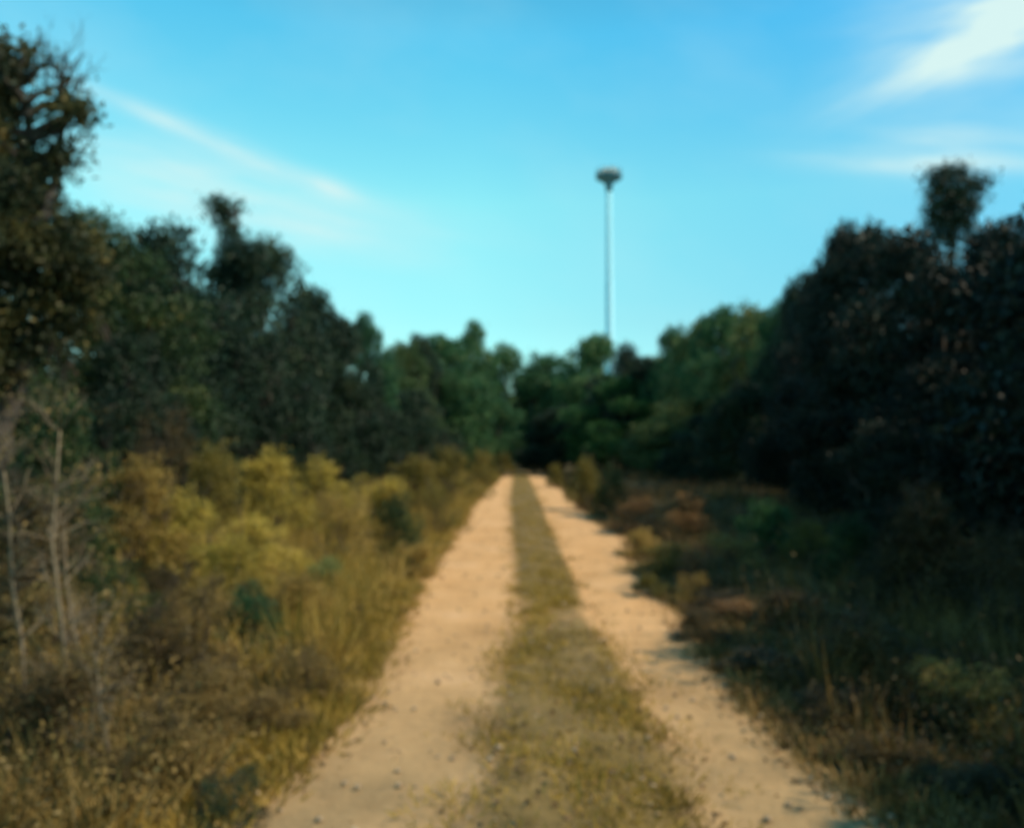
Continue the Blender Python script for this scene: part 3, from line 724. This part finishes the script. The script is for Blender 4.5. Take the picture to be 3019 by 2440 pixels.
shrubs = [
 # left, from the far end of the track towards the camera
 (503, 455, 58, 30, 0, MO, 'small yellow green shrub touching the far left end of the track', None),
 (482, 448, 42, 44, 1, MO, 'olive shrub on the left verge just before the track disappears', None),
 (450, 452, 30, 62, 2, MO, 'dull olive shrub on the left verge below the dark trees, far from the camera', None),
 (415, 462, 22, 70, 0, MO, 'olive green shrub behind the dark hollow on the left verge', None),
 (372, 474, 16, 76, 1, O_, 'bright yellow shrub above the dark hollow left of the track', None),
 (322, 466, 15, 76, 2, O_, 'yellow green shrub in the sunlit patch, second left of the dark hollow', None),
 (272, 458, 13.5, 90, 0, O_, 'broad yellow green shrub at the centre of the sunlit patch on the left', None),
 (212, 440, 12.5, 90, 1, MO, 'tall olive shrub at the back left of the sunlit patch', None),
 (160, 425, 11.5, 84, 3, SH, 'tall thin brown green shrub under the left trees', None),
 (185, 500, 9.5, 100, 2, O_, 'mustard coloured shrub at the left front of the sunlit patch', None),
 (262, 512, 9.8, 95, 1, O_, 'mustard coloured shrub with pinkish twigs before the broad yellow shrub', None),
 (395, 500, 13, 60, 2, GO, 'dark olive shrub growing in the hollow on the left verge', None),
 (330, 560, 9.6, 60, 3, PA, 'low shrub with pale green leaves at the front of the dark hollow', None),
 (300, 580, 7.6, 85, 0, DR, 'brown shrub in the middle of the left verge', None),
 (245, 590, 6.8, 70, 2, G, 'small dark green shrub low in the brown scrub on the left', None),
 (372, 640, 7.4, 50, 1, DR, 'low brown shrub nearest the left rut half way down', None),
 (190, 590, 6.3, 110, 3, M['brown'], 'twiggy light brown shrub below the mustard shrubs', None),
 (110, 560, 6.6, 110, 1, GO, 'dark twiggy shrub behind the pale stems on the left', None),
 (30, 500, 6.0, 130, 0, SH, 'dark shrub at the left edge beside the pale stems', None),
 (300, 655, 5.6, 90, 3, M['brown'], 'thin brown shrub beside the left rut close to the camera', None),
 (215, 670, 4.9, 120, 2, M['brown'], 'brown shrub spreading over the lower left verge', None),
 (105, 650, 4.6, 140, 3, M['brown'], 'tangled brown shrub at the lower left between pale stems', None),
 (20, 660, 4.3, 130, 1, SH, 'dark brown shrub in the bottom left corner', None),
 (228, 775, 3.8, 90, 3, D, 'small dark green plant at the bottom beside the left rut', None),
 (60, 400, 9.0, 120, 0, GO, 'tall green shrub with sunlit leaves below the tallest tree', None),
 (345, 500, 12, 80, 3, DR, 'brown shrub between the bright yellow shrub and the low pale leaved shrub', None),
 (440, 490, 17, 50, 3, MO, 'thin olive shrub close to the left rut beyond the hollow', None),
 (410, 540, 11, 50, 1, DR, 'small brown shrub at the edge of the left rut beside the hollow', None),
 (140, 470, 9.2, 110, 0, DR, 'dense brown shrub between the tall brown shrub and the mustard ones', None),
 (225, 545, 8.2, 100, 0, O_, 'olive shrub just below the two mustard shrubs', None),
 (70, 500, 7.6, 110, 2, GO, 'green and brown shrub rising behind the tallest pale stem', None),
 (150, 620, 5.4, 110, 2, SH, 'dark green shrub amid the brown tangle at the lower left', None),
 (335, 620, 8.0, 60, 0, O_, 'pale olive shrub half way along the left verge', None),
 (170, 720, 4.1, 110, 0, M['brown'], 'low brown shrub at the bottom left above the picture edge', None),
 (260, 600, 7.2, 60, 3, SH, 'small dark twiggy shrub in the middle of the brown scrub on the left', None),
 (180, 560, 7.4, 70, 1, SH, 'dark shrub wedged between the mustard and the brown shrubs', None),
 (50, 590, 5.6, 110, 0, M['brown'], 'tall brown shrub around the feet of the tallest pale stems', None),
 (275, 690, 5.0, 70, 1, M['brown'], 'rounded brown shrub low on the left verge', None),
 (120, 760, 3.9, 90, 3, SH, 'dark twiggy shrub at the bottom edge on the left', None),
 (390, 590, 9.5, 40, 2, DR, 'tiny brown shrub on the left rut edge', None),
 # right
 (556, 462, 40, 26, 1, MO, 'small olive shrub touching the far right end of the track', None),
 (584, 462, 24, 50, 0, MO, 'yellow green shrub leaning over the right rut far down the track', None),
 (614, 470, 22, 40, 2, GO, 'dull olive shrub just right of the yellow green shrub by the right rut', None),
 (640, 500, 17, 70, 3, RD, 'reddish brown shrub by the widening of the right rut', None),
 (690, 490, 16, 80, 1, RD, 'dim russet shrub under the trees, right of the reddish brown shrub', None),
 (768, 506, 12.5, 90, 2, BR, 'bright green low shrub at the foot of the dark right trees', None),
 (735, 536, 11.5, 90, 3, DR, 'yellow brown shrub below the bright green low shrub', None),
 (850, 512, 10, 90, 1, GO, 'dim olive shrub right of the bright green low shrub', None),
 (670, 545, 11.5, 85, 2, MO, 'olive weed clump on the right verge beside the rut', None),
 (700, 555, 10.2, 70, 3, RD, 'russet brown shrub on the right verge before the bright green low shrub', None),
 (650, 575, 9.6, 44, 0, MO, 'small mossy shrub on the right rut edge at mid distance', None),
 (810, 525, 11.5, 70, 2, MO, 'mossy green shrub just right of the bright green low shrub', None),
 (640, 530, 13.5, 50, 2, DR, 'small tan shrub at the outside of the widening rut', None),
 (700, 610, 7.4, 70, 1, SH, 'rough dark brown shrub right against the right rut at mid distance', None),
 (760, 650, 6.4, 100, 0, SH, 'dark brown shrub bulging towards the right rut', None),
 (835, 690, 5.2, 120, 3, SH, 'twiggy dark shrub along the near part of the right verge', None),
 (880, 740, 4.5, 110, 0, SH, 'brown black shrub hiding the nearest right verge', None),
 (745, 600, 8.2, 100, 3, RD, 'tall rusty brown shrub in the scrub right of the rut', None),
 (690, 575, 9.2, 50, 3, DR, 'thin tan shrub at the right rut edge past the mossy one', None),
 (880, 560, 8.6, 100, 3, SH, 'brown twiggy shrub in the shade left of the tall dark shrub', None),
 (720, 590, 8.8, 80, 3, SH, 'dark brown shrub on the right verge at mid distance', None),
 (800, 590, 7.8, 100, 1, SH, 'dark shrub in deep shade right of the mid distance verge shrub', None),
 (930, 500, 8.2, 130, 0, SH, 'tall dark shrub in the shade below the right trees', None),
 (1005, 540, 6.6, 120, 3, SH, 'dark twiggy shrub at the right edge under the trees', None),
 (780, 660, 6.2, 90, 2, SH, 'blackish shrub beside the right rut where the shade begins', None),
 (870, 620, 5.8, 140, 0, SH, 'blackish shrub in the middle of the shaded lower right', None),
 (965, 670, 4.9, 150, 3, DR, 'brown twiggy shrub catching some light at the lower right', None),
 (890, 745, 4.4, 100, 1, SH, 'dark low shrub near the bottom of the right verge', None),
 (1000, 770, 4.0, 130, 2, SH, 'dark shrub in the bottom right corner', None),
]
for px, py, Y_, w, k, m, lab, grp in shrubs:
    place(SPR[k], SN, px, py, Y_, w * (1.3 if px < 480 else 1.15), m, 'shrub', lab, 'shrub', grp)

# pale saplings at the left, nearly bare
def sapling(pxs, Ys, seed, label, bark='pale_bark', nl=350):
    rng = np.random.default_rng(seed)
    bx, _ = at(pxs[0][0], pxs[0][1], Ys)[:2]; base = np.array((bx, Ys, float(hgt(bx, Ys))))
    T = Tubes(); tips = []
    pts = [np.array(at(px, py, Ys)) - base for px, py in pxs]
    pts[0] = np.array((0, 0, -0.05))
    n = len(pts)
    T.tube(pts, [0.015 - 0.009 * i / (n - 1) for i in range(n)], 7)
    for i in range(1, n):
        for j in range(4):
            d = rng.normal(size=3); d[2] = abs(d[2]) + 0.5
            twig_spray(T, pts[i], d, 0.22, 0.006, rng, 2); tips.append((tuple(pts[i] + unit(d) * 0.25), (0.13, 0.13, 0.12)))
    root = bpy.data.objects.new('sapling', None); COL.objects.link(root); root.location = base
    link('stem', T.mesh('stem'), M[bark], root)
    link('leaves', crown_leaves('leaves', tips, nl, 0.028, rng, per=8, spread=0.05), M['brown'], root)
    tag(root, label, 'sapling')
sapling([(62, 745), (66, 690), (64, 640), (58, 590), (52, 540), (56, 490), (60, 430)], 4.8, 51, 'thin pale stem rising highest from the brown scrub at the lower left')
sapling([(92, 720), (84, 670), (72, 620), (66, 570), (64, 520)], 5.2, 52, 'thin pale stem leaning left beside the tallest pale stem')
sapling([(28, 700), (22, 640), (12, 580), (10, 520), (4, 470)], 5.0, 53, 'thin pale stem closest to the left edge')
sapling([(112, 800), (110, 760), (100, 700), (96, 650)], 4.1, 54, 'short pale stem low in the bottom left scrub')
# ------------------------------------------------------------------ mast
Ym = 150.0
mb = at(610.5, 453, Ym); k = Ym / FP
root = bpy.data.objects.new('mast', None); COL.objects.link(root); root.location = (mb[0], Ym, 0)
zt = at(609, 176, Ym)[2]
def lathe(prof, sides=28):
    T = Tubes(); 
    v, f = [], []
    for z, r in prof:
        for i in range(sides):
            a = 2 * math.pi * i / sides; v.append((r * math.cos(a), r * math.sin(a), z))
    for j in range(len(prof) - 1):
        for i in range(sides):
            i2 = (i + 1) % sides
            f.append((j * sides + i, j * sides + i2, (j + 1) * sides + i2, (j + 1) * sides + i))
    f.append(tuple(range(sides - 1, -1, -1))); f.append(tuple(range((len(prof) - 1) * sides, len(prof) * sides)))
    return mesh_np('m', v, [i for q in f for i in q], [len(q) for q in f], smooth=False)
link('pole', lathe([(-0.3, 0.95), (18, 0.88), (18.05, 0.80), (34, 0.72), (34.05, 0.66), (zt - 0.4, 0.55)]), M['mast'], root)
pf = link('platform', lathe([(zt - 3.2, 0.55), (zt - 1.4, 0.8), (zt - 0.9, 1.6), (zt - 0.4, 2.5), (zt, 2.55), (zt + 0.12, 2.55), (zt + 0.12, 0.3), (zt + 0.7, 0.3)]), M['mast_dark'], root)
T = Tubes()
for i in range(16):
    a = 2 * math.pi * i / 16; c_, s_ = math.cos(a), math.sin(a)
    T.tube([(2.45 * c_, 2.45 * s_, zt + 0.1), (2.45 * c_, 2.45 * s_, zt + 1.1)], [0.04, 0.04], 5)
for zz in (0.6, 1.1):
    ring = [(2.45 * math.cos(a), 2.45 * math.sin(a), zt + zz) for a in np.linspace(0, 2 * math.pi, 33)]
    T.tube(ring, [0.04] * 33, 5)
link('railing', T.mesh('railing'), M['mast_dark'], root)
for i in range(8):
    a = 2 * math.pi * i / 8 + 0.2; c_, s_ = math.cos(a), math.sin(a)
    T = Tubes(); T.tube([(1.2 * c_, 1.2 * s_, zt + 0.2), (1.5 * c_, 1.5 * s_, zt + 0.6), (1.8 * c_, 1.8 * s_, zt + 0.8), (2.1 * c_, 2.1 * s_, zt + 0.6)], [0.2, 0.35, 0.4, 0.2], 8)
    link('lamp_head', T.mesh('lamp_head'), M['mast_pale'], root)
T = Tubes()
for dx in (-0.25, 0.25): T.tube([(dx, -1.3, 2), (dx, -1.15, 18), (dx, -1.0, 34), (dx, -0.9, zt - 1.5)], [0.03] * 4, 5)
for i in range(90): zz = 2.3 + i * 0.5; yy_ = -1.3 + 0.4 * (zz / zt); T.tube([(-0.25, yy_, zz), (0.25, yy_, zz)], [0.02, 0.02], 4)
link('ladder', T.mesh('ladder'), M['mast'], root)
T = Tubes(); T.tube([(0, 0, zt + 0.14), (0, 0, zt + 0.6), (0, 0, zt + 1.0), (0, 0, zt + 1.3), (0, 0, zt + 1.4)], [1.7, 1.6, 1.2, 0.7, 0.15], 20)
link('cap', T.mesh('cap'), M['mast_pale'], root)
tag(root, 'tall slim blue grey mast with a wide round head, rising behind the far trees', 'mast')

# prototypes themselves are not part of the place
for r in TP + SPR:
    for c in list(r.children): bpy.data.objects.remove(c)
    bpy.data.objects.remove(r)
